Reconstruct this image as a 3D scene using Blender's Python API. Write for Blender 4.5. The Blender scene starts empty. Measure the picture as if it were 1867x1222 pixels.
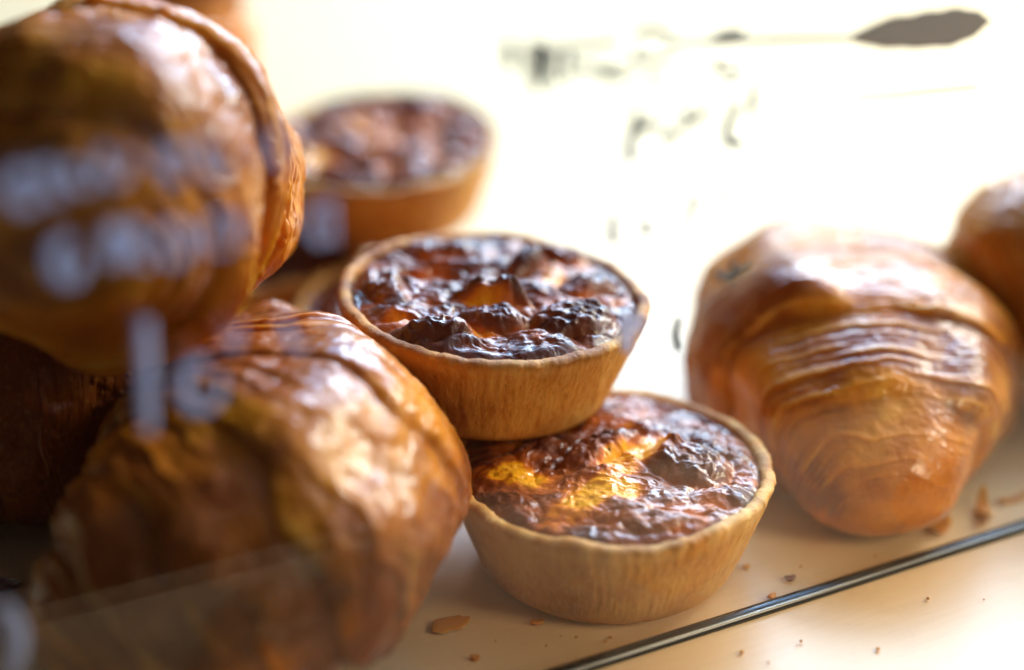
import bpy, math, random
import numpy as np
from mathutils import Vector, Matrix
R = math.radians
sc = bpy.context.scene
COL = sc.collection
random.seed(4)

# ------------------------------------------------------------------ noise
def _hash(ix, iy, iz, seed):
    h = (ix * 374761393 + iy * 668265263 + iz * 2147483647 + seed * 144665) & 0xFFFFFFFF
    h = ((h ^ (h >> 13)) * 1274126177) & 0xFFFFFFFF
    h = ((h ^ (h >> 16)) * 2246822519) & 0xFFFFFFFF
    return ((h ^ (h >> 15)) & 0xFFFFFF) / float(0xFFFFFF)

def vnoise(p, seed=0):
    """value noise, -1..1, p: (...,3)"""
    p = np.asarray(p, dtype=np.float64)
    i = np.floor(p).astype(np.int64)
    f = p - i
    f = f * f * f * (f * (f * 6 - 15) + 10)
    r = 0
    for dx in (0, 1):
        for dy in (0, 1):
            for dz in (0, 1):
                w = (f[..., 0] if dx else 1 - f[..., 0]) * (f[..., 1] if dy else 1 - f[..., 1]) * (f[..., 2] if dz else 1 - f[..., 2])
                r = r + w * _hash(i[..., 0] + dx, i[..., 1] + dy, i[..., 2] + dz, seed)
    return r * 2 - 1

def fbm(p, seed=0, octv=4, gain=.5):
    p = np.asarray(p, dtype=np.float64)
    a, s, t = 1.0, 0, 0
    for o in range(octv):
        s = s + a * vnoise(p * (2.03 ** o) + o * 17.3, seed + o)
        t += a
        a *= gain
    return s / t

def worley(p, seed=0):
    """F1, F2 and a per-cell random, 2-D"""
    p = np.asarray(p, dtype=np.float64)
    i = np.floor(p).astype(np.int64)
    f1 = np.full(p.shape[:-1], 9.0); f2 = f1.copy(); cid = f1.copy() * 0
    for dx in (-1, 0, 1):
        for dy in (-1, 0, 1):
            cx, cy = i[..., 0] + dx, i[..., 1] + dy
            px = cx + _hash(cx, cy, cx * 0, seed); py = cy + _hash(cx, cy, cx * 0 + 1, seed)
            d = np.hypot(p[..., 0] - px, p[..., 1] - py)
            c = _hash(cx, cy, cx * 0 + 2, seed)
            new = d < f1
            f2 = np.where(new, f1, np.minimum(f2, d))
            cid = np.where(new, c, cid)
            f1 = np.where(new, d, f1)
    return f1, f2, cid

def smooth(a, b, x):
    t = np.clip((x - a) / (b - a), 0, 1)
    return t * t * (3 - 2 * t)

# ------------------------------------------------------------------ objects
def link(name, me, mat=None, parent=None):
    o = bpy.data.objects.new(name, me)
    COL.objects.link(o)
    if mat: me.materials.append(mat)
    if parent: o.parent = parent
    return o

def empty(name, loc, rot=(0, 0, 0)):
    o = bpy.data.objects.new(name, None)
    o.empty_display_size = .02
    COL.objects.link(o); o.location = loc; o.rotation_euler = rot
    return o

def tag(o, label=None, cat=None, group=None, kind=None):
    if label: o['label'] = label
    if cat: o['category'] = cat
    if group: o['group'] = group
    if kind: o['kind'] = kind
    return o

def grid_mesh(name, P, wrap_v=False, caps=False, attrs=None, flip=False):
    """P: (nu, nv, 3) grid to a smooth quad mesh; attrs: name -> (nu, nv)"""
    nu, nv = P.shape[:2]
    V = P.reshape(-1, 3)
    iu = np.arange(nu - 1)[:, None]
    jv = np.arange(nv if wrap_v else nv - 1)[None, :]
    a = iu * nv + jv; b = iu * nv + (jv + 1) % nv
    c = (iu + 1) * nv + (jv + 1) % nv; d = (iu + 1) * nv + jv
    F = np.stack([a + 0 * b, b + 0 * a, c, d], -1).reshape(-1, 4)
    if flip: F = F[:, ::-1]
    extra = []
    if caps:
        e0 = list(range(nv)); e1 = list(range((nu - 1) * nv, nu * nv))
        extra = [e0 if flip else e0[::-1], e1[::-1] if flip else e1]
    me = bpy.data.meshes.new(name)
    nl = F.size + sum(len(e) for e in extra)
    me.vertices.add(len(V)); me.vertices.foreach_set('co', V.astype(np.float32).ravel())
    me.loops.add(nl)
    li = np.concatenate([F.ravel()] + [np.array(e) for e in extra]).astype(np.int32)
    me.loops.foreach_set('vertex_index', li)
    n = len(F) + len(extra)
    me.polygons.add(n)
    st = list(np.arange(len(F)) * 4); k = F.size
    for e in extra: st.append(k); k += len(e)
    me.polygons.foreach_set('loop_start', np.array(st, dtype=np.int32))
    me.polygons.foreach_set('use_smooth', np.ones(n, dtype=bool))
    me.update(calc_edges=True); me.validate()
    for an, av in (attrs or {}).items():
        at = me.attributes.new(an, 'FLOAT', 'POINT')
        at.data.foreach_set('value', np.asarray(av, dtype=np.float32).ravel())
    return me

def poly_mesh(name, V, F, smooth_=False):
    me = bpy.data.meshes.new(name)
    me.from_pydata([tuple(v) for v in V], [], F)
    if smooth_:
        for p in me.polygons: p.use_smooth = True
    me.update()
    return me

# ------------------------------------------------------------------ materials
class N:
    def __init__(s, name):
        s.m = bpy.data.materials.new(name); s.m.use_nodes = True
        s.t = s.m.node_tree; s.t.nodes.clear()
        s.out = s.t.nodes.new('ShaderNodeOutputMaterial')
    def n(s, typ, **kw):
        x = s.t.nodes.new(typ)
        for k, v in kw.items(): setattr(x, k, v)
        return x
    def l(s, a, b): s.t.links.new(a, b)
    def put(s, sock, v):
        if hasattr(v, 'links'): s.l(v, sock)
        else: sock.default_value = v
    def math(s, op, a, b=0.0, clamp=False):
        x = s.n('ShaderNodeMath', operation=op, use_clamp=clamp)
        s.put(x.inputs[0], a); s.put(x.inputs[1], b); return x.outputs[0]
    def attr(s, name): return s.n('ShaderNodeAttribute', attribute_name=name).outputs['Fac']
    def obj(s): return s.n('ShaderNodeTexCoord').outputs['Object']
    def noise(s, vec, scale, detail=4, rough=.55, dist=0.0):
        x = s.n('ShaderNodeTexNoise'); s.l(vec, x.inputs['Vector'])
        x.inputs['Scale'].default_value = scale; x.inputs['Detail'].default_value = detail
        x.inputs['Roughness'].default_value = rough; x.inputs['Distortion'].default_value = dist
        return x.outputs['Fac']
    def mapping(s, vec, scale):
        x = s.n('ShaderNodeMapping'); s.l(vec, x.inputs['Vector']); x.inputs['Scale'].default_value = scale
        return x.outputs['Vector']
    def ramp(s, fac, stops):
        x = s.n('ShaderNodeValToRGB'); s.l(fac, x.inputs['Fac'])
        e = x.color_ramp.elements
        while len(e) < len(stops): e.new(.5)
        for el, (p, c) in zip(e, stops): el.position = p; el.color = (*c, 1)
        return x.outputs['Color']
    def mix(s, fac, a, b, blend='MIX'):
        x = s.n('ShaderNodeMix', data_type='RGBA', blend_type=blend)
        s.put(x.inputs[0], fac)
        for i, v in ((6, a), (7, b)):
            if hasattr(v, 'links'): s.l(v, x.inputs[i])
            else: x.inputs[i].default_value = (*v, 1)
        return x.outputs[2]
    def maprange(s, v, a, b, c=0.0, d=1.0):
        x = s.n('ShaderNodeMapRange', interpolation_type='SMOOTHSTEP'); s.l(v, x.inputs['Value'])
        x.inputs['From Min'].default_value = a; x.inputs['From Max'].default_value = b
        x.inputs['To Min'].default_value = c; x.inputs['To Max'].default_value = d
        return x.outputs['Result']
    def bump(s, h, strength, dist, prev=None):
        x = s.n('ShaderNodeBump'); s.l(h, x.inputs['Height'])
        x.inputs['Strength'].default_value = strength; x.inputs['Distance'].default_value = dist
        if prev: s.l(prev, x.inputs['Normal'])
        return x.outputs['Normal']
    def principled(s, color, rough=.5, normal=None, **kw):
        x = s.n('ShaderNodeBsdfPrincipled')
        if hasattr(color, 'links'): s.l(color, x.inputs['Base Color'])
        else: x.inputs['Base Color'].default_value = (*color, 1)
        s.put(x.inputs['Roughness'], rough)
        if normal: s.l(normal, x.inputs['Normal'])
        for k, v in kw.items(): s.put(x.inputs[k.replace('_', ' ')], v)
        s.l(x.outputs[0], s.out.inputs['Surface'])
        return s.m

def mat_croissant():
    s = N('croissant_crust'); v = s.obj()
    big = s.noise(v, 46, 4, .55, .4)
    base = s.ramp(big, [(.26, (.47, .116, .005)), (.44, (.61, .180, .007)), (.60, (.73, .256, .012)), (.76, (.86, .39, .032))])
    lam = s.attr('lam'); tone = s.attr('tone')
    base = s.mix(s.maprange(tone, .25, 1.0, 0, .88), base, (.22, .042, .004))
    base = s.mix(s.math('MULTIPLY', s.maprange(lam, .25, .95), .62), base, (.84, .51, .105))
    fine = s.noise(v, 420, 5, .65)
    base = s.mix(s.maprange(fine, .5, .75, 0, .22), base, (.74, .36, .07))
    b = s.bump(s.noise(v, 110, 3, .5, .4), .05, .0020)
    b = s.bump(s.noise(v, 300, 4, .6, .8), .15, .0009, b); b = s.bump(fine, .16, .0006, b)
    rough = s.maprange(s.noise(v, 90, 3), .35, .7, .30, .50)
    return s.principled(base, rough, b, Coat_Weight=s.maprange(s.noise(v, 60, 3), .38, .56, .08, .5), Coat_Roughness=.13, Specular_IOR_Level=.26,
                        Subsurface_Weight=.22, Subsurface_Radius=(.011, .0052, .0008), Subsurface_Scale=1.0)

def mat_crust():
    s = N('shortcrust'); v = s.obj()
    st = s.noise(s.mapping(v, (1, 1, .09)), 950, 4, .62)
    big = s.noise(v, 45, 4, .55)
    c = s.ramp(big, [(.28, (.48, .170, .020)), (.5, (.69, .295, .045)), (.74, (.82, .45, .10))])
    c = s.mix(s.maprange(st, .45, .75, 0, .42), c, (.80, .50, .18))
    c = s.mix(s.maprange(st, .48, .28, 0, .36), c, (.34, .115, .020))
    c = s.mix(s.attr('toast'), c, (.20, .055, .014))
    c = s.mix(s.attr('pale'), c, (.80, .50, .19))
    fine = s.noise(v, 1300, 4, .7)
    spots = s.maprange(s.noise(v, 330, 2), .70, .76, 0, .5)
    c = s.mix(spots, c, (.13, .035, .01))
    b = s.bump(st, .6, .0007); b = s.bump(fine, .5, .0005, b)
    return s.principled(c, .55, b, Specular_IOR_Level=.35, Subsurface_Weight=.12,
                        Subsurface_Radius=(.005, .002, .0007), Subsurface_Scale=1.0)

def mat_filling():
    s = N('baked_custard'); v = s.obj()
    char = s.attr('char')
    n1 = s.noise(v, 95, 5, .6, .5)
    k = s.math('ADD', char, s.math('MULTIPLY', s.math('SUBTRACT', n1, .5), .55))
    c = s.ramp(k, [(.02, (.92, .40, .010)), (.17, (.84, .27, .008)), (.33, (.50, .115, .010)), (.55, (.23, .050, .010)), (.90, (.080, .019, .011))])
    fine = s.noise(v, 520, 5, .65)
    b = s.bump(s.noise(v, 230, 4, .55, 1.2), .34, .0020); b = s.bump(s.noise(v, 900, 4, .65), .22, .0005, b)
    rough = s.maprange(s.noise(v, 140, 4), .35, .7, .24, .60)
    return s.principled(c, rough, b, Coat_Weight=s.maprange(s.noise(v, 210, 3), .36, .56, .05, .55), Coat_Roughness=.10, Specular_IOR_Level=.34)

def mat_shelf():
    s = N('cream_paint'); v = s.obj()
    n1 = s.noise(v, 7, 5, .6)
    c = s.ramp(n1, [(.3, (.78, .545, .29)), (.7, (.82, .59, .335))])
    gr = s.noise(s.mapping(v, (1, 14, 1)), 45, 4, .6)
    c = s.mix(s.maprange(gr, .4, .75, 0, .25), c, (.70, .46, .22))
    dirt = s.maprange(s.noise(v, 260, 3, .6), .66, .74, 0, .30)
    c = s.mix(dirt, c, (.58, .40, .22))
    smear = s.maprange(s.noise(s.mapping(v, (1, 2.2, 1)), 16, 5, .65, .8), .52, .70, 0, .35)
    c = s.mix(smear, c, (.66, .44, .22))
    b = s.bump(gr, .06, .001)
    rough = s.maprange(n1, .3, .7, .28, .40)
    return s.principled(c, rough, b, Specular_IOR_Level=.5)

def mat_glass():
    s = N('clear_glass')
    lw = s.n('ShaderNodeLayerWeight'); lw.inputs['Blend'].default_value = .5
    f = s.math('POWER', lw.outputs['Facing'], 5.0)
    f = s.math('ADD', s.math('MULTIPLY', f, .95), .036)
    tr = s.n('ShaderNodeBsdfTransparent'); tr.inputs[0].default_value = (.965, .98, .97, 1)
    gl = s.n('ShaderNodeBsdfGlossy'); gl.inputs['Roughness'].default_value = 0.0
    mx = s.n('ShaderNodeMixShader'); s.l(f, mx.inputs[0]); s.l(tr.outputs[0], mx.inputs[1]); s.l(gl.outputs[0], mx.inputs[2])
    s.l(mx.outputs[0], s.out.inputs['Surface'])
    return s.m

def mat_paint(name, col, trans=.35):
    s = N(name)
    d = s.n('ShaderNodeBsdfDiffuse'); d.inputs[0].default_value = (*col, 1)
    t = s.n('ShaderNodeBsdfTranslucent'); t.inputs[0].default_value = (*col, 1)
    mx = s.n('ShaderNodeMixShader'); mx.inputs[0].default_value = trans
    s.l(d.outputs[0], mx.inputs[1]); s.l(t.outputs[0], mx.inputs[2]); s.l(mx.outputs[0], s.out.inputs['Surface'])
    return s.m

M_CRO, M_CRUST, M_FILL, M_SHELF, M_GLASS = mat_croissant(), mat_crust(), mat_filling(), mat_shelf(), mat_glass()
M_WHITE = mat_paint('white_letter_paint', (.82, .84, .97), .45)
M_BACKLIT = mat_paint('backlit_grey_paint', (.22, .27, .34), .10)  # white lettering's backlit grey put into the colour; stem shares it
M_GOLD = mat_paint('bronze_paint', (.60, .53, .45), .55)
M_GHOST = mat_paint('ear_shadow_paint', (.80, .76, .66), .6)  # colour for the wheat ear's drawn shadow
s_ = N('black_gasket'); M_GASKET = s_.principled((.012, .014, .013), .22, Specular_IOR_Level=.6)
s_ = N('back_wall_paint')
M_WALL = s_.principled(s_.ramp(s_.noise(s_.obj(), 3, 3), [(.3, (.78, .74, .64)), (.7, (.82, .79, .71))]), .6)

# ------------------------------------------------------------------ setting
P0 = Vector((.0164, .322, 0)); PA = math.atan2(.4450, .8955)
SETR = (0, 0, PA)
def slab(name, x0, x1, y0, y1, z0, z1, mat, bev=.0):
    import bmesh
    bm = bmesh.new()
    bmesh.ops.create_cube(bm, size=1, matrix=Matrix.Translation(((x0 + x1) / 2, (y0 + y1) / 2, (z0 + z1) / 2)) @ Matrix.Diagonal((x1 - x0, y1 - y0, z1 - z0, 1)))
    if bev: bmesh.ops.bevel(bm, geom=bm.edges[:], offset=bev, segments=3, affect='EDGES', profile=.5)
    me = bpy.data.meshes.new(name); bm.to_mesh(me); bm.free()
    return me
shelf = link('shelf', slab('shelf', -1.1, 1.6, -.095, 1.25, -.03, 0, M_SHELF, .002), M_SHELF)
shelf.location = P0; shelf.rotation_euler = SETR; tag(shelf, kind='structure')
wall = link('back_wall', slab('back_wall', -1.4, .55, 1.16, 1.20, .0, .07, M_WALL, .003), M_WALL)
wall.location = P0; wall.rotation_euler = SETR
tag(wall, 'low cream upstand running along the far back of the shelf', 'ledge')

# ------------------------------------------------------------------ glass front with painted lettering
pane = empty('glass_pane', P0, SETR)
tag(pane, 'upright clear glass front with blurred white handwritten words and wheat ear', 'glass pane')
g = link('glass_sheet', slab('glass_sheet', -.75, .95, -.0025, .0025, .0022, .42, M_GLASS), M_GLASS, pane)
# gasket: half-round black strip at the foot of the glass
a = np.linspace(0, math.pi, 15)
prof = np.stack([-.0026 * np.cos(a), .0001 + .0023 * np.sin(a)], -1)
xs = np.linspace(-.75, .95, 60)
G = np.zeros((len(xs), len(prof), 3)); G[..., 0] = xs[:, None]; G[..., 1:] = prof[None]
link('gasket_strip', grid_mesh('gasket_strip', G, caps=True), M_GASKET, pane)

a = np.linspace(0, 2 * math.pi, 11)[:-1]
G = np.zeros((60, 10, 3)); G[..., 0] = np.linspace(-.75, .95, 60)[:, None]
G[..., 1] = -.0018 + 0.00042 * np.cos(a)[None]; G[..., 2] = .0018 + 0.00042 * np.sin(a)[None]
s_ = N('highlight_metal'); M_BEAD = s_.principled((.34, .37, .39), .36, Metallic=1.0)
link('highlight_bead', grid_mesh('highlight_bead', G, wrap_v=True, caps=True), M_BEAD, pane)  # bead added to draw the highlight stripe along the glass foot

def stroke_pts(ctrl, n=10):
    c = [np.array(p, float) for p in ctrl]
    c = [2 * c[0] - c[1]] + c + [2 * c[-1] - c[-2]]
    out = []
    for i in range(1, len(c) - 2):
        for t in np.linspace(0, 1, n, endpoint=False):
            out.append(.5 * ((2 * c[i]) + (-c[i-1] + c[i+1]) * t + (2*c[i-1] - 5*c[i] + 4*c[i+1] - c[i+2]) * t*t + (-c[i-1] + 3*c[i] - 3*c[i+1] + c[i+2]) * t**3))
    out.append(c[-2])
    return np.array(out)

def brush(strokes, width, name, mat):
    """strokes in millimetres on the pane (along, up) -> one mesh of flattened paint strokes"""
    V, F = [], []
    K = 8
    for si, ctrl in enumerate(strokes):
        p = stroke_pts(ctrl) / 1000.0
        d = np.gradient(p, axis=0); d /= (np.linalg.norm(d, axis=1)[:, None] + 1e-9)
        nrm = np.stack([-d[:, 1], d[:, 0]], -1)
        w = width / 1000 * .5 * (.75 + .25 * np.sin(np.linspace(.3, 2.9, len(p)) + si))
        b0 = len(V)
        for q, nn, ww in zip(p, nrm, w):
            for k in range(K):
                an = 2 * math.pi * k / K
                V.append((q[0] + nn[0] * ww * math.cos(an), -.0027 - .00018 * (1 + math.sin(an)) , q[1] + nn[1] * ww * math.cos(an)))
        for i in range(len(p) - 1):
            for k in range(K):
                F.append((b0 + i*K + k, b0 + i*K + (k+1) % K, b0 + (i+1)*K + (k+1) % K, b0 + (i+1)*K + k))
        F.append(tuple(b0 + k for k in range(K))[::-1]); F.append(tuple(b0 + (len(p)-1)*K + k for k in range(K)))
    return link(name, poly_mesh(name, V, F, True), mat, pane)

def ring(x, z, rx, rz, a0=0, a1=360, n=9):
    return [(x + rx * math.cos(R(a)), z + rz * math.sin(R(a))) for a in np.linspace(a0, a1, n)]
# upper row at the left
brush([ring(-126, 161, 2.4, 3.2, 40, 330), [(-121.5, 165.5), (-121, 160), (-119.5, 157.5)], ring(-114.5, 162.5, 2.6, 2.6, 120, 400), [(-110, 167), (-109.5, 161), (-106.5, 160.5), (-104.5, 165.5)]], 2.86, 'painted_word', M_WHITE)
brush([ring(-96, 162, 2.4, 3, 20, 300), [(-90.5, 166.5), (-90, 160), (-87, 158.5), (-84.5, 163)]], 2.69, 'painted_word', M_WHITE)
brush([[(-79, 166), (-78, 159)], ring(-72, 162, 3, 4)], 1.34, 'painted_word', M_WHITE)
# second row
brush([ring(-119.5, 145, 2.6, 4.2, 60, 360), ring(-110, 146, 1.8, 4, -60, 240), [(-106, 151), (-105.5, 143), (-103.5, 141)]], 2.86, 'painted_word', M_WHITE)
brush([ring(-98, 145, 3, 4), [(-94, 148), (-93, 142)], ring(-88, 145.5, 3, 4), [(-84, 149), (-83, 142)]], 2.02, 'painted_word', M_WHITE)
# third row, a tall letter and a round one
brush([[(-105.6, 129), (-106.4, 117), (-107.6, 103)], ring(-95, 111.5, 4.2, 5.6, 70, 380), [(-89, 122), (-87, 119.5), (-85.5, 124)]], 3.19, 'painted_word', M_WHITE)
brush([ring(-66, 144, 2.4, 4), [(-63.5, 149), (-63, 139)]], 1.85, 'painted_word', M_WHITE)
brush([[(-76, 124), (-74, 117), (-71, 116)]], 2.18, 'painted_word', M_WHITE)
brush([[(-143, 69), (-141, 60), (-144, 50)]], 4.20, 'painted_word', M_WHITE)
# right half
brush([[(-20.5, 180), (-20, 173)], [(-14, 179), (-14.6, 172), (-13, 167)], [(-12, 178), (-11.5, 169)], [(-9, 177), (-9.4, 171), (-7.5, 168)], [(-6, 176.5), (-5.5, 170)]], 3.23, 'painted_word', M_BACKLIT)
brush([[(-8, 176.6), (0, 176.2), (8, 176.5)], [(-4, 171.8), (4, 170.5), (10, 171)], [(3, 169), (9, 168), (13, 168.6)]], 1.94, 'painted_word', M_BACKLIT)
brush([[(11, 177.5), (15, 178.3), (22, 176.6)], [(11, 172.6), (16, 171.2), (23, 171.5)], [(12, 175), (11.6, 173)], [(15, 167), (20, 167)]], 2.16, 'painted_word', M_BACKLIT)
brush([ring(39, 173.3, 6.5, 2.2, 60, 185, 7), ring(40, 168.3, 5.5, 2.2, 150, 300, 7), [(38, 163), (41, 163.5)], [(46, 163), (46.5, 157)]], 2.16, 'painted_word', M_BACKLIT)
brush([[(13.5, 160), (12, 154), (11, 150), (12.5, 147)], [(12.5, 155), (20, 156)], [(20, 151.5), (26, 154), (31, 157)], [(25.5, 158.5), (29, 155), (33, 158)]], 2.59, 'painted_word', M_BACKLIT)
brush([[(42, 158), (39, 153), (39.5, 148.5), (44, 147.5)], [(46, 160), (45.5, 154)]], 2.37, 'painted_word', M_BACKLIT)
brush([[(8, 135), (7, 130), (8.5, 127)], [(17, 132), (16.5, 129), (18, 127.5)], [(31, 136), (29, 130), (27.5, 126.5)], [(35, 131), (38, 132.5), (41, 136)]], 2.37, 'painted_word', M_BACKLIT)
brush([[(38, 114), (43, 112), (49, 114.5)], [(44, 116), (43, 110)]], 2.16, 'painted_word', M_BACKLIT)
brush([[(28, 104), (27, 99), (28.5, 94)]], 3.01, 'painted_word', M_BACKLIT)
brush([[(13, 109), (12, 103), (13, 97)], [(16, 106), (15, 101)]], 3.23, 'painted_word', M_WHITE)
# wheat ear
xs = np.linspace(0, 1, 90)
top = np.interp(xs, [0, .08, .25, .5, .72, .88, 1], [171.0, 172.3, 174.2, 174.6, 174.8, 173.6, 170.8]) + .55 * np.abs(np.sin(xs * 15)) * (xs > .15) * (xs < .93)
bot = np.interp(xs, [0, .08, .25, .5, .72, .88, 1], [170.4, 168.8, 167.0, 165.8, 165.2, 166.8, 170.3]) - .25 * np.abs(np.sin(xs * 14 + 1)) * (xs > .1) * (xs < .93)
X = (73 + 47 * xs) / 1000
V = []
for yy in (-.0027, -.0034):
    for x, t_, b_ in zip(X, top, bot):
        V += [(x, yy, t_ / 1000), (x, yy, b_ / 1000)]
n = len(X); F = []
for i in range(n - 1):
    a0 = 2 * i; c0 = 2 * n + 2 * i
    F += [(a0, a0+2, a0+3, a0+1), (c0, c0+1, c0+3, c0+2), (a0, c0, c0+2, a0+2), (a0+1, a0+3, c0+3, c0+1)]
F += [(0, 1, 2*n+1, 2*n), (2*n-2, 4*n-2, 4*n-1, 2*n-1)]
link('wheat_ear', poly_mesh('wheat_ear', V, F), M_GOLD, pane)
brush([[(20, 174.6), (44, 173), (58, 172), (74, 170.6)]], 1.8, 'wheat_stem', M_BACKLIT)
brush([[(77, 155), (90, 154), (105, 153.6), (119, 153)], [(86, 164), (87.5, 158)], [(91, 164), (92, 157.5)], [(96, 164), (98, 157)], [(103, 164), (104, 157)]], 1.4, 'ear_shadow_strokes', M_GHOST)  # offset shadow of the ear, drawn as pale strokes

# ------------------------------------------------------------------ tarts
def make_tart(name, label, seed, center, tilt, spots, chunk, crack=1.0, burnt_rim=0.0, base_char=.55, lumps=(), folds=()):
    """center: middle of the rim circle; the tart is 35 mm tall, 100 mm across"""
    H, RT, RB = .035, .050, .0412
    rot = Matrix.Rotation(tilt[0], 4, 'X') @ Matrix.Rotation(tilt[1], 4, 'Y')
    base = Vector(center) + rot @ Vector((0, 0, -H))
    root = empty(name, base, rot.to_euler())
    tag(root, label, 'tart', 'tarts piled on the shelf')
    NT = 520
    th = np.linspace(0, 2 * math.pi, NT, endpoint=False)
    pr = [(.0005, .0)] + [(x, .0) for x in np.linspace(.006, RB - .008, 6)]
    for a in np.linspace(-90, -15, 7): pr.append((RB - .008 + .008 * math.cos(R(a)), .008 + .008 * math.sin(R(a))))
    for t in np.linspace(.08, 1, 26): pr.append((RB - .0003 + (RT - RB + .0003) * (t ** .92), .0060 + (H - .0015 - .0060) * t))
    for a in np.linspace(15, 180, 10): pr.append((RT - .0021 + .0021 * math.cos(R(a)), H - .0015 + .0015 * math.sin(R(a))))
    for t in np.linspace(.1, 1, 5): pr.append((RT - .0042 - .003 * t, H - .002 - .010 * t))
    pr = np.array(pr)
    r = pr[:, 0][:, None] + 0 * th[None]; z = pr[:, 1][:, None] + 0 * th[None]
    ct, st = np.cos(th)[None], np.sin(th)[None]
    hh = smooth(.0, H, z)
    rim = smooth(H - .009, H - .001, z)
    q = np.stack([ct * 3 + 0 * r, st * 3 + 0 * r, z * 40], -1)
    r = r + hh * .0010 * fbm(np.stack([ct * 2.2 + 0*r, st * 2.2 + 0*r, z*0], -1), seed, 3)
    z = z + rim * (.0016 * fbm(np.stack([ct * 4 + 0*r, st * 4 + 0*r, z*0 + 3], -1), seed + 5, 4))
    mask = smooth(.003, .008, z)
    stri = fbm(np.stack([ct * 48 + 0*r, st * 48 + 0*r, z * 70], -1), seed + 9, 3)
    r = r + mask * (.00028 * stri + .0005 * fbm(q * np.array([5, 5, 4]), seed + 11, 3)) + rim * .0005 * fbm(q * np.array([9, 9, 14]), seed + 15, 3)
    P = np.stack([r * ct, r * st, z], -1)
    toast = rim * np.clip(.25 + burnt_rim + .9 * fbm(q * np.array([2, 2, 2]), seed + 20, 3), 0, 1) * smooth(H - .0045, H - .0005, z) * .8
    toast = toast * (r < RT + .002)
    pale = rim * np.clip(.35 + .8 * fbm(q * 3, seed + 23, 3), 0, .8) * (1 - np.clip(burnt_rim, 0, 1))
    link('pastry_case', grid_mesh('pastry_case', P, wrap_v=True, attrs={'toast': np.clip(toast, 0, .9), 'pale': np.clip(pale - toast, 0, 1)}), M_CRUST, root)
    # filling
    NR, NTH = 170, 560
    RF = RT - .0034
    rr = np.linspace(.0004, RF, NR)[:, None]; th = np.linspace(0, 2 * math.pi, NTH, endpoint=False)[None]
    x = rr * np.cos(th); y = rr * np.sin(th)
    p3 = np.stack([x, y, x * 0], -1) * 1000
    wx = x * 1000 + 3.2 * fbm(p3 / 9, seed + 31, 3); wy = y * 1000 + 3.2 * fbm(p3 / 9 + 50, seed + 32, 3)
    f1, f2, cid = worley(np.stack([wx / 21, wy / 13], -1), seed + 40)
    e = f2 - f1
    edge = smooth(.0, .55, e)
    g1, g2, gid = worley(np.stack([wx / 6.5, wy / 5.5], -1), seed + 41)
    small = smooth(0, .6, g2 - g1)
    plate = (cid - .5) * 1.0
    low = fbm(p3 / 20, seed + 43, 3)
    rid = 1 - np.abs(fbm(np.stack([wx, wy, wx * 0], -1) / 7, seed + 44, 4)) * 2
    p2 = np.stack([wx / 17, wy / 10.5, wx * 0 + seed], -1)
    bil = np.abs(fbm(p2, seed + 44, 2, .4)) ** .75 * 1.9          # puffs with creases between them
    wr = 1 - np.abs(fbm(np.stack([wx / 5.5, wy / 3.2, wx * 0], -1), seed + 46, 3)) * 2
    h = chunk * (.55 * (bil - .55) + .35 * plate * edge * crack + .30 * (edge - .6) * crack + .55 * low + .19 * (wr - .5) + .05 * (small - .6))
    crest = np.zeros_like(x)
    for fi, (fx, fy, fl, fw, fa, fh) in enumerate(folds):
        c_, s2 = math.cos(R(fa)), math.sin(R(fa))
        X_ = x + .0022 * fbm(p3 / 8, seed + 70 + fi, 3); Y_ = y + .0022 * fbm(p3 / 8, seed + 90 + fi, 3)
        uu = np.abs((X_ - fx) * c_ + (Y_ - fy) * s2) / (fl / 2); ww = np.abs(-(X_ - fx) * s2 + (Y_ - fy) * c_) / (fw / 2)
        dd = (uu ** 2.6 + ww ** 2.6) ** (1 / 2.6)
        slabm = 1 - smooth(.50, 1.18, dd)
        h = h * (1 - .35 * slabm) + 1.3 * fh * slabm * (.8 + .45 * fbm(p3 / 6, seed + 110 + fi, 3)) - .25 * abs(fh) * np.exp(-((dd - 1.15) / .12) ** 2)
        crest = np.maximum(crest, slabm * np.sign(fh))
    h = h + .00030 * fbm(p3 / 2.2, seed + 45, 4) + 0.0009 * np.clip(crest, 0, 1) * (.5 - np.abs(fbm(np.stack([wx / 4.5, wy / 3.4, wx * 0], -1), seed + 48, 3)) * 1.8)
    for (lx, ly, rad, amp) in lumps:
        h = h + amp * np.exp(-((x - lx) ** 2 + (y - ly) ** 2) / (2 * rad * rad)) * (1 + .5 * fbm(p3 / 5, seed + 47, 3))
    inn = 1 - smooth(RF * .86, RF, rr)
    dome = .0028 * (1 - (rr / RF) ** 2)
    zf = H - .0011 + dome + h * (.25 + .75 * inn) - .0012 * smooth(RF * .93, RF, rr)
    char = base_char + .22 * (h / .005) + .32 * fbm(p3 / 10, seed + 50, 3) - .12 * (1 - edge)
    char = char + .18 * smooth(RF * .80, RF, rr)
    for (sx, sy, ax, ay, ang, amp) in spots:
        c_, s2 = math.cos(R(ang)), math.sin(R(ang))
        u = (x - sx) * c_ + (y - sy) * s2; w = -(x - sx) * s2 + (y - sy) * c_
        d = np.sqrt((u / ax) ** 2 + (w / ay) ** 2) + .35 * fbm(p3 / 5, seed + 52, 3)
        char = char - amp * (1 - smooth(.25, 1.5, d)) * (.85 + .5 * fbm(p3 / 3.5, seed + 54, 3))
    P = np.stack([x, y, zf + 0 * x], -1)
    link('filling', grid_mesh('filling', P, wrap_v=True, attrs={'char': np.clip(char, 0, 1)}), M_FILL, root)
    return root

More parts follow.
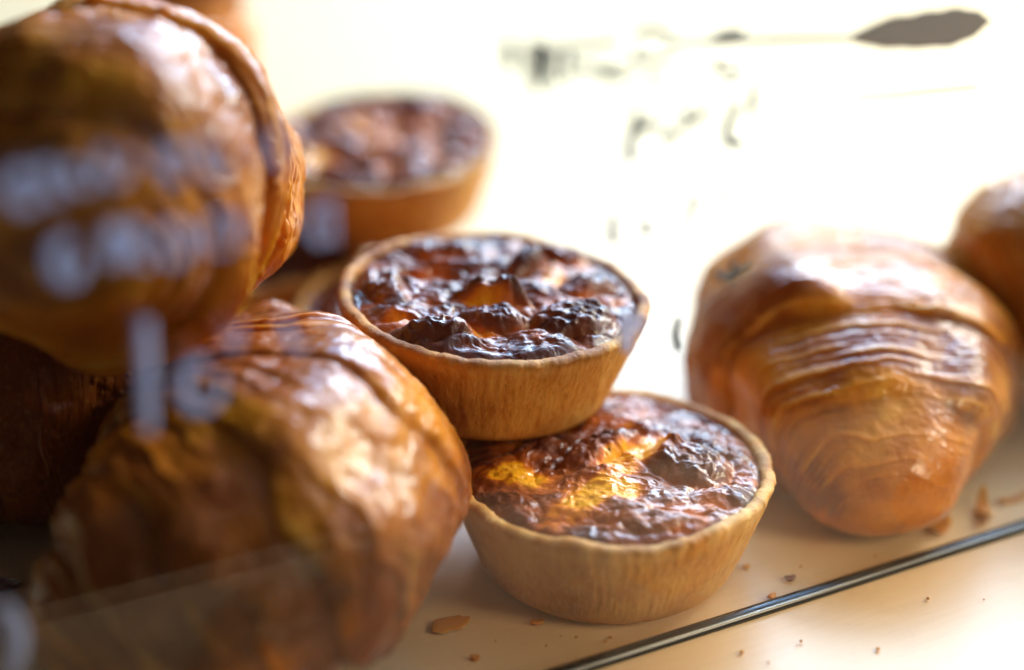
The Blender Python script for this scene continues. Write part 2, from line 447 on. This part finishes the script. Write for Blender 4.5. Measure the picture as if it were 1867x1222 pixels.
make_tart('custard_tart', 'sharp golden tart lowest in front, broad yellow patch across its browned top', 11, (.0297, .380, .035), (0, 0),
          [(.008, .000, .014, .0070, 38, .95), (-.003, -.022, .014, .0065, 32, .95), (-.027, -.012, .011, .006, -30, .85), (.006, .020, .007, .004, 0, .35), (-.016, -.037, .010, .003, 5, .25)],
          .0032, crack=.6, base_char=.60, lumps=[(.0205, .004, .0022, .0030), (.009, .010, .002, .0015)],
          folds=[(.024, -.004, .024, .019, -25, .0030), (-.003, .003, .030, .012, 42, .0036), (.013, -.036, .036, .009, 4, .0016), (-.022, .004, .016, .012, 30, .0018), (.034, .010, .018, .024, 70, .0012), (-.030, -.026, .018, .010, -45, .0012)])
make_tart('custard_tart', 'darkest tart, deeply wrinkled burnt top, stacked over the sharp front tart', 23, (-.0058, .420, .0745), (R(2), R(4)),
          [(.0195, .013, .0040, .011, -15, .75), (-.001, -.013, .012, .0022, 0, .6), (-.006, -.031, .010, .003, 0, .45), (-.029, -.027, .006, .006, 0, .5), (.030, .024, .007, .004, 0, .4), (.012, -.033, .006, .003, 0, .3)],
          .0030, crack=.9, burnt_rim=.35, base_char=.66,
          folds=[(-.0185, -.033, .026, .0085, 8, .0034), (.0, -.010, .024, .0065, -4, .0052), (.001, -.0235, .024, .0095, -6, .0030), (.0255, -.021, .027, .0150, 8, .0046), (-.036, -.004, .028, .012, -62, .0030),
                 (-.021, .009, .022, .013, 0, -.0060), (-.016, .031, .030, .018, 0, .0026), (.010, .017, .022, .010, 62, .0044), (.031, .007, .020, .012, 35, .0034), (.022, .032, .022, .010, -25, .0024)])
make_tart('custard_tart', 'blurred tart high behind the darkest tart, orange patch at its left', 37, (-.0553, .581, .077), (R(9), R(-1)),
          [(-.028, -.020, .011, .007, 0, .75), (-.012, .010, .010, .009, 0, .45), (.005, -.010, .012, .010, 20, .35), (.024, -.022, .010, .006, 0, .3)], .0055, base_char=.52)
make_tart('custard_tart', 'shadowed dark tart under the blurred high tart, beside the stacked croissants', 71, (-.110, .567, .035), (0, 0),
          [(.02, .0, .008, .006, 20, .3)], .005, base_char=.85)
make_tart('custard_tart', 'tart mostly hidden behind the darkest tart, only its pale rim showing', 53, (-.034, .505, .035), (0, 0),
          [(.01, .0, .012, .008, 20, .5)], .005, base_char=.62)

# ------------------------------------------------------------------ croissants
def make_croissant(name, label, seed, ctrl, wraps, step=.0034, lam_amp=.00045, lump=.0022, twist=.03, floor=True, NU=560, NV=420, tone_bias=0.0, flake=.0008, ridge=48, blister=.0007, bands=0.0, pmin=.15):
    """ctrl: (x, y, z, half width, half height) along the roll; wraps: (u of the edge, side) where an outer layer ends"""
    c = np.array(ctrl, float)
    d = np.r_[0, np.cumsum(np.linalg.norm(np.diff(c[:, :3], axis=0), axis=1) + .6 * np.abs(np.diff(c[:, 3])))]; d /= d[-1]
    u = np.linspace(0, 1, NU)
    # Catmull-Rom style cubic Hermite through the controls
    m = np.gradient(c, d, axis=0)
    k = np.clip(np.searchsorted(d, u) - 1, 0, len(d) - 2)
    hseg = (d[k + 1] - d[k]); t = ((u - d[k]) / hseg)[:, None]; hseg = hseg[:, None]
    C = (2*t**3 - 3*t**2 + 1) * c[k] + (t**3 - 2*t**2 + t) * hseg * m[k] + (-2*t**3 + 3*t**2) * c[k+1] + (t**3 - t**2) * hseg * m[k+1]
    C[:, 3:] = np.maximum(C[:, 3:], .0012)
    ker = np.exp(-np.linspace(-2, 2, 61) ** 2); ker /= ker.sum()
    T = np.gradient(C[:, :3], u, axis=0)
    T = np.stack([np.convolve(np.pad(T[:, i], 30, mode='edge'), ker, 'valid') for i in range(3)], -1)
    T /= np.linalg.norm(T, axis=1)[:, None]
    up = np.array([0, 0, 1.0]) if abs(T[:, 2]).mean() < .7 else np.array([0, 1.0, 0])
    S = np.cross(T, up); S /= np.linalg.norm(S, axis=1)[:, None]
    U = np.cross(S, T)
    v = np.linspace(0, 2 * math.pi, NV, endpoint=False)[None]
    uu = u[:, None] + 0 * v
    cv, sv = np.cos(v), np.sin(v)
    base = C[:, None, :3] + (C[:, 3][:, None] * cv)[..., None] * S[:, None] + (C[:, 4][:, None] * sv)[..., None] * U[:, None]
    q = base * 1000
    pole = np.minimum(1, C[:, 3] / .034)[:, None]
    ring3 = lambda fu, fv: np.stack([uu * fu, cv * fv * pole, sv * fv * pole], -1)
    warp = uu + twist * np.sin(v + seed) * pole + .030 * fbm(ring3(3, 1.1), seed, 3) + .004 * fbm(ring3(9, 5), seed + 3, 3)
    disp = np.zeros_like(uu); lip = np.zeros_like(uu)
    for wi, (ue, side) in enumerate(wraps):
        x = (warp + .016 * vnoise(ring3(0, 1.6) + wi * 7.1, seed + 60) - ue) * side          # >0 : on the outer layer
        saw = np.where(x > 0, 1 - .55 * np.exp(-np.maximum(x, 0) / .014), .45 * smooth(-.006, 0, x)) * (1 - .85 * smooth(.02, .19, x))
        disp += step * saw * (.75 + .75 * vnoise(ring3(1, 2.0) + wi, seed + 7))
        lip = np.maximum(lip, np.exp(-(np.maximum(x, 0) / .016) ** 2) * smooth(-.004, 0, x))
    # thin layers showing as fine rings
    patch = pmin + (1 - pmin) * smooth(-.30, .25, fbm(ring3(7, 1.3), seed + 13, 3))
    def rings(freq, s3):
        ph = warp * freq + .9 * fbm(ring3(5, 1.1), s3, 3) + .13 * fbm(ring3(20, 5), s3 + 2, 2)
        k0 = np.floor(ph); fr = ph - k0
        amp = .08 + .92 * smooth(-.30, .55, vnoise(np.stack([k0 * 3.7, cv * 1.6 * pole, sv * 1.6 * pole], -1), s3 + 4))
        return (1 - fr) ** 1.3 * smooth(0, .14, fr) * amp
    lam = rings(ridge, seed + 15); lam2 = rings(ridge * 2.3, seed + 30)
    disp += lam_amp * (1.7 * lam * (.45 + .55 * patch) + .8 * lam2 * patch)
    trend = disp.mean(axis=1); wk = np.ones(181) / 181
    trend = np.convolve(np.pad(trend, 90, mode='edge'), wk, 'valid')
    disp -= trend[:, None]
    disp += lump * fbm(q / 26, seed + 19, 3) + blister * fbm(q / 8, seed + 21, 3) + .00022 * fbm(q / 2.0, seed + 22, 2)
    # blistered, flaking skin
    bl = fbm(q / 4.0, seed + 24, 3)
    disp += flake * smooth(.15, .55, bl + .5 * fbm(q / 13, seed + 26, 2)) * (.4 + .7 * lip)
    scale = np.minimum(1, C[:, 3] / .018)[:, None]
    nr = cv[..., None] * S[:, None] * (C[:, 4] / np.maximum(C[:, 3], 1e-4))[:, None, None] ** .5 + sv[..., None] * U[:, None] * (C[:, 3] / np.maximum(C[:, 4], 1e-4))[:, None, None] ** .5
    nr /= np.linalg.norm(nr, axis=-1)[..., None]
    P = base + nr * (disp * (.25 + .75 * scale))[..., None]
    if floor:
        z = P[..., 2]
        P[..., 2] = np.where(z < .004, .0006 + .0034 * np.exp((z - .004) / .0034), z)
    lipn = smooth(-.35, .45, fbm(ring3(6, 4), seed + 33, 3))
    lamv = np.clip(.75 * lip * lipn * (.35 + .65 * lam2) + (.7 * lam2 * patch + .65 * lam * (.3 + .7 * patch)) - .10, 0, 1)
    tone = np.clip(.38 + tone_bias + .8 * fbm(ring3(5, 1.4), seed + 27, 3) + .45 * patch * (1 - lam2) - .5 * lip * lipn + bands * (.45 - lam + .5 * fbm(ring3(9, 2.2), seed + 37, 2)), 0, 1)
    o = link(name, grid_mesh(name, P, wrap_v=True, caps=True, flip=True, attrs={'lam': lamv, 'tone': tone}), M_CRO)
    # origin at its base
    return tag(o, label, 'croissant', 'croissants stacked on the shelf')

# right croissant, tip towards the camera
make_croissant('croissant', 'layered croissant lying alone right of the tarts, curled tip facing forward', 5,
    [(.1145, .3770, .0125, .004, .004), (.1145, .3795, .0138, .0135, .0115), (.1150, .3855, .0172, .0235, .0190), (.1165, .398, .0218, .0320, .0250), (.118, .417, .0265, .0415, .0325), (.120, .438, .0290, .0535, .0390), (.121, .460, .0300, .0600, .0415), (.123, .490, .0290, .0570, .0390), (.127, .525, .026, .043, .032), (.133, .555, .022, .026, .022), (.139, .575, .018, .006, .007)],
    [(.19, 1), (.345, 1), (.70, -1), (.85, -1)], step=.0074, lam_amp=.00065, lump=.0012, twist=.025, blister=.0002, ridge=52, tone_bias=-.05, flake=.0005, bands=.50, pmin=.12)
# lower-left croissant
make_croissant('croissant', 'large glossy croissant filling the lower left in front of the tarts', 8,
    [(-.113, .289, .020, .005, .005), (-.110, .294, .022, .017, .017), (-.104, .302, .027, .029, .027), (-.092, .312, .033, .041, .035), (-.078, .325, .039, .050, .041), (-.067, .343, .043, .0530, .0440), (-.070, .370, .042, .045, .042), (-.081, .402, .037, .037, .035), (-.096, .428, .030, .022, .023), (-.108, .442, .024, .006, .008)],
    [(.15, 1), (.25, 1), (.355, 1), (.47, 1), (.68, -1), (.84, -1)], step=.0060, lam_amp=.0012, lump=.0016, ridge=21, blister=.0010, tone_bias=.12, bands=.55, flake=.0006, pmin=.3)
# upper-left croissant
make_croissant('croissant', 'flaky croissant on top of the stack at left, behind white lettering', 14,
    [(-.1090, .318, .120, .005, .005), (-.1090, .322, .121, .019, .019), (-.1100, .331, .124, .034, .034), (-.1115, .347, .127, .0440, .0450), (-.1115, .370, .1275, .0475, .0490), (-.1070, .398, .1190, .0435, .0435), (-.1000, .426, .110, .0350, .034), (-.094, .450, .103, .026, .025), (-.090, .466, .098, .006, .008)],
    [(.20, 1), (.40, 1), (.62, 1), (.82, -1)], step=.0060, lam_amp=.0007, lump=.0030, floor=False, flake=.0012, ridge=30, blister=.0010, tone_bias=-.34, bands=.22, pmin=.3)
# in the shadow under it
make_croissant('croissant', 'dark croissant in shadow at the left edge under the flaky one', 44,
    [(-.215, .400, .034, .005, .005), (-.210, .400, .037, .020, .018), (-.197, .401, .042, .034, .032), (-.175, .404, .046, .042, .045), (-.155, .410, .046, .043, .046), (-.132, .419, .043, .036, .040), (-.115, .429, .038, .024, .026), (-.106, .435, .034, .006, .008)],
    [(.25, 1), (.45, 1), (.62, -1), (.8, -1)], flake=.0018, tone_bias=.6)  # tone_bias darkens the crust colour to deepen the shade here
# far right
make_croissant('croissant', 'plump blurred croissant cut off by the right edge of the picture', 19,
    [(.166, .500, 0.0240, .004, .004), (.171, .500, 0.0270, .016, .018), (.182, .499, 0.0340, .031, .034), (.201, .498, 0.0420, .044, .047), (.228, .500, 0.0440, .048, .049), (.262, .508, 0.0400, .040, .041), (.285, .520, 0.0300, .024, .026), (.296, .528, 0.0240, .006, .008)],
    [(.22, 1), (.42, 1), (.62, -1), (.8, -1)], lump=.0014, tone_bias=-.35)
# behind, at the top left
make_croissant('croissant', 'blurred brown croissant standing on end behind the stack at top left', 31,
    [(-.170, .680, .004, .012, .012), (-.170, .678, .014, .030, .028), (-.170, .676, .040, .040, .038), (-.168, .673, .085, .043, .041), (-.167, .669, .120, .041, .038), (-.166, .665, .143, .031, .028), (-.166, .662, .157, .016, .015), (-.166, .661, .162, .005, .005)],
    [(.25, 1), (.45, 1), (.65, -1), (.82, -1)], floor=False)

# ------------------------------------------------------------------ crumbs and flakes
def flake(name, label, loc, size, rotz, curl, seed, mat=None, hgt=.0006, group='pastry crumbs on the shelf', cat='crumb'):
    nu, nv = 26, 18
    a = np.linspace(0, 2 * math.pi, nu, endpoint=False)[:, None]; rr = np.linspace(0.02, 1, nv // 2)[None]
    rad = 1 + .45 * fbm(np.stack([np.cos(a) * 1.6, np.sin(a) * 1.6, a * 0 + seed], -1), seed, 3)
    x = np.cos(a) * rr * rad * size[0] / 2; y = np.sin(a) * rr * rad * size[1] / 2
    zt = curl * ((x / size[0] * 2) ** 2) * size[0] * .5 + .35 * size[1] * curl * (fbm(np.stack([x, y, x * 0], -1) / max(size) * 5, seed + 2, 3))
    zt = zt - zt.min()
    th_ = hgt * (1 - .6 * rr ** 3)
    top_ = np.stack([x, y, zt + th_ + .0003], -1); bot_ = np.stack([x, y, zt + .0002], -1)
    P = np.concatenate([top_, bot_[:, ::-1]], 1).transpose(1, 0, 2)
    one = np.ones(P.shape[:2])
    o = link(name, grid_mesh(name, P, wrap_v=True, caps=True, attrs={'lam': one * .35, 'tone': one * .25, 'toast': one * .2, 'pale': one * .2, 'char': one * .7}), mat or M_CRO)
    o.location = (loc[0], loc[1], 0.0002); o.rotation_euler = (0, 0, R(rotz))
    return tag(o, label, cat, group)
flake('pastry_flake', 'folded brown flake between the right croissant tip and the glass foot', (.1386, .3949), (.009, .006), 35, .55, 3, cat='flake')
flake('pastry_flake', 'long curled flake near the right edge, touching the black glass foot', (.156, .4035), (.013, .006), 75, .8, 6, cat='flake')
flake('pastry_flake', 'thin strip of crust flake at the far right edge', (.168, .413), (.012, .003), 15, .3, 9, cat='flake')
flake('pastry_crumb', 'dark triangular crumb on the shelf right of the front tart', (.0853, .3662), (.0034, .0024), 10, .5, 12, M_FILL, .0012)
flake('pastry_crumb', 'small orange brown crumb just behind the black glass foot', (.0781, .3566), (.0030, .0022), 60, .5, 15, M_CRO, .0012)
flake('pastry_crumb', 'tiny pale crumb close beside the front tart base', (.0728, .3727), (.0024, .0016), 20, .5, 18, M_CRUST, .001)
flake('pastry_flake', 'flat dark brown flake between the lower left croissant and front tart', (-.0182, .3434), (.013, .007), 20, .10, 21, M_CRO, .0005, cat='flake')
flake('pastry_crumb', 'small rusty crumb at the bottom edge beside the large croissant', (-.0105, .3272), (.0028, .0020), 0, .4, 24, M_CRO, .001)
flake('pastry_crumb', 'faint brown crumb on the shelf in front of the front tart', (.0075, .3442), (.0040, .0022), 10, .3, 27, M_CRO, .0006)
flake('pastry_flake', 'dark flake at the left edge beside the large croissant', (-.1545, .3632), (.009, .006), -15, .2, 30, M_FILL, .0008, cat='flake')
for k, (x, y, s, l) in enumerate([(.0652, .3300, .0012, 'tiny tan crumb outside the glass below the front tart'), (.1042, .3315, .0013, 'tiny orange crumb outside the glass on the bright shelf edge'),
                                  (.083, .3350, .0009, 'pinhead crumb outside the glass between the two larger crumbs'), (.125, .3560, .0009, 'dark speck of crumb outside the glass at the right')]):
    flake('pastry_crumb', l, (x, y), (s, s * .8), 40 * k, .3, 40 + k, M_CRUST, .0007)

sp = random.Random(9)
for k in range(9):
    sl, nl = sp.uniform(.03, .24), -sp.uniform(.008, .055)
    px = P0.x + .8955 * sl - .4450 * nl; py = P0.y + .4450 * sl + .8955 * nl
    q = sp.uniform(.0004, .0009)
    flake('pastry_crumb', 'pinhead speck of pastry scattered on the bright shelf outside the glass', (px, py), (q, q * .8), 60 * k, .3, 60 + k, M_CRUST, .0004, group='specks on the shelf outside the glass')
for k in range(12):
    sl, nl = sp.choice([sp.uniform(-.02, .03), sp.uniform(.075, .20)]), sp.uniform(.006, .022)
    px = P0.x + .8955 * sl - .4450 * nl; py = P0.y + .4450 * sl + .8955 * nl
    q = sp.uniform(.0006, .0016)
    flake('pastry_crumb', 'thin crumb speck strewn on the tan shelf just inside the glass', (px, py), (q, q * sp.uniform(.35, .9)), 47 * k, .4, 90 + k, sp.choice([M_CRUST, M_CRO]), .0003, group='specks on the shelf inside the glass')
# ------------------------------------------------------------------ light
w = bpy.data.worlds.new('World'); sc.world = w; w.use_nodes = True
nt = w.node_tree; nt.nodes.clear()
out = nt.nodes.new('ShaderNodeOutputWorld'); bg = nt.nodes.new('ShaderNodeBackground'); nt.links.new(bg.outputs[0], out.inputs[0])
tc = nt.nodes.new('ShaderNodeTexCoord')
dot = nt.nodes.new('ShaderNodeVectorMath'); dot.operation = 'DOT_PRODUCT'
nt.links.new(tc.outputs['Generated'], dot.inputs[0])
dot.inputs[1].default_value = Vector((.50, .75, .42)).normalized()
mr = nt.nodes.new('ShaderNodeMapRange'); mr.interpolation_type = 'SMOOTHSTEP'
nt.links.new(dot.outputs['Value'], mr.inputs['Value'])
mr.inputs['From Min'].default_value = .25; mr.inputs['From Max'].default_value = .95
mx = nt.nodes.new('ShaderNodeMix'); mx.data_type = 'RGBA'
nt.links.new(mr.outputs['Result'], mx.inputs[0])
mx.inputs[6].default_value = (.012, .009, .007, 1); mx.inputs[7].default_value = (.36, .35, .32, 1)
nt.links.new(mx.outputs[2], bg.inputs['Color']); bg.inputs['Strength'].default_value = 1.0

def area(name, loc, target, size, power, color):
    L = bpy.data.lights.new(name, 'AREA'); L.shape = 'RECTANGLE'; L.size, L.size_y = size; L.energy = power; L.color = color
    o = bpy.data.objects.new(name, L); COL.objects.link(o); o.location = loc
    o.rotation_euler = (Vector(target) - Vector(loc)).to_track_quat('-Z', 'Y').to_euler()
    return o
area('window_light', (.50, 1.70, .85), (.05, .45, .03), (1.0, .6), 26, (.89, 1.0, 1.13))
area('side_window_light', (1.05, .98, .72), (.03, .40, .04), (.6, .5), 22, (1.0, .95, .84))
area('added_warm_fill', (.62, .26, .24), (.03, .36, .03), (.35, .35), .12, (1.0, .74, .46))  # added warm fill from the front right, no lamp stands there
area('added_backdrop_fill', (.16, 1.02, .55), (.08, .92, 0), (.9, .4), 7.0, (.26, .70, 1.40))  # added cool lamp that whitens the far shelf
SL = bpy.data.lights.new('added_spot_fill', 'SPOT'); SL.energy = 3.6; SL.color = (1.0, .79, .54); SL.spot_size = R(38); SL.spot_blend = .9; SL.shadow_soft_size = .07  # added warm spot on the tarts, cone shaped to spare the upper-left croissant
so = bpy.data.objects.new('added_spot_fill', SL); COL.objects.link(so); so.location = (.36, .18, .22)
so.rotation_euler = (Vector((.075, .372, .02)) - so.location).to_track_quat('-Z', 'Y').to_euler()

# ------------------------------------------------------------------ camera
cam = bpy.data.cameras.new('Camera'); co = bpy.data.objects.new('Camera', cam); COL.objects.link(co)
co.location = (0, 0, .25); co.rotation_euler = (R(90 - 24.5), 0, 0)
cam.lens = 50; cam.sensor_width = 36; cam.clip_start = .01; cam.clip_end = 20
cam.dof.use_dof = True; cam.dof.focus_distance = .420; cam.dof.aperture_fstop = 1.95; cam.dof.aperture_blades = 9
sc.camera = co
sc.view_settings.view_transform = 'Standard'; sc.view_settings.look = 'None'
sc.view_settings.exposure = .2; sc.view_settings.gamma = 1; sc.view_settings.use_curve_mapping = False
sc.render.engine = 'CYCLES'
sc.cycles.use_denoising = True
sc.cycles.max_bounces = 10; sc.cycles.transparent_max_bounces = 24
sc.cycles.sample_clamp_indirect = 6
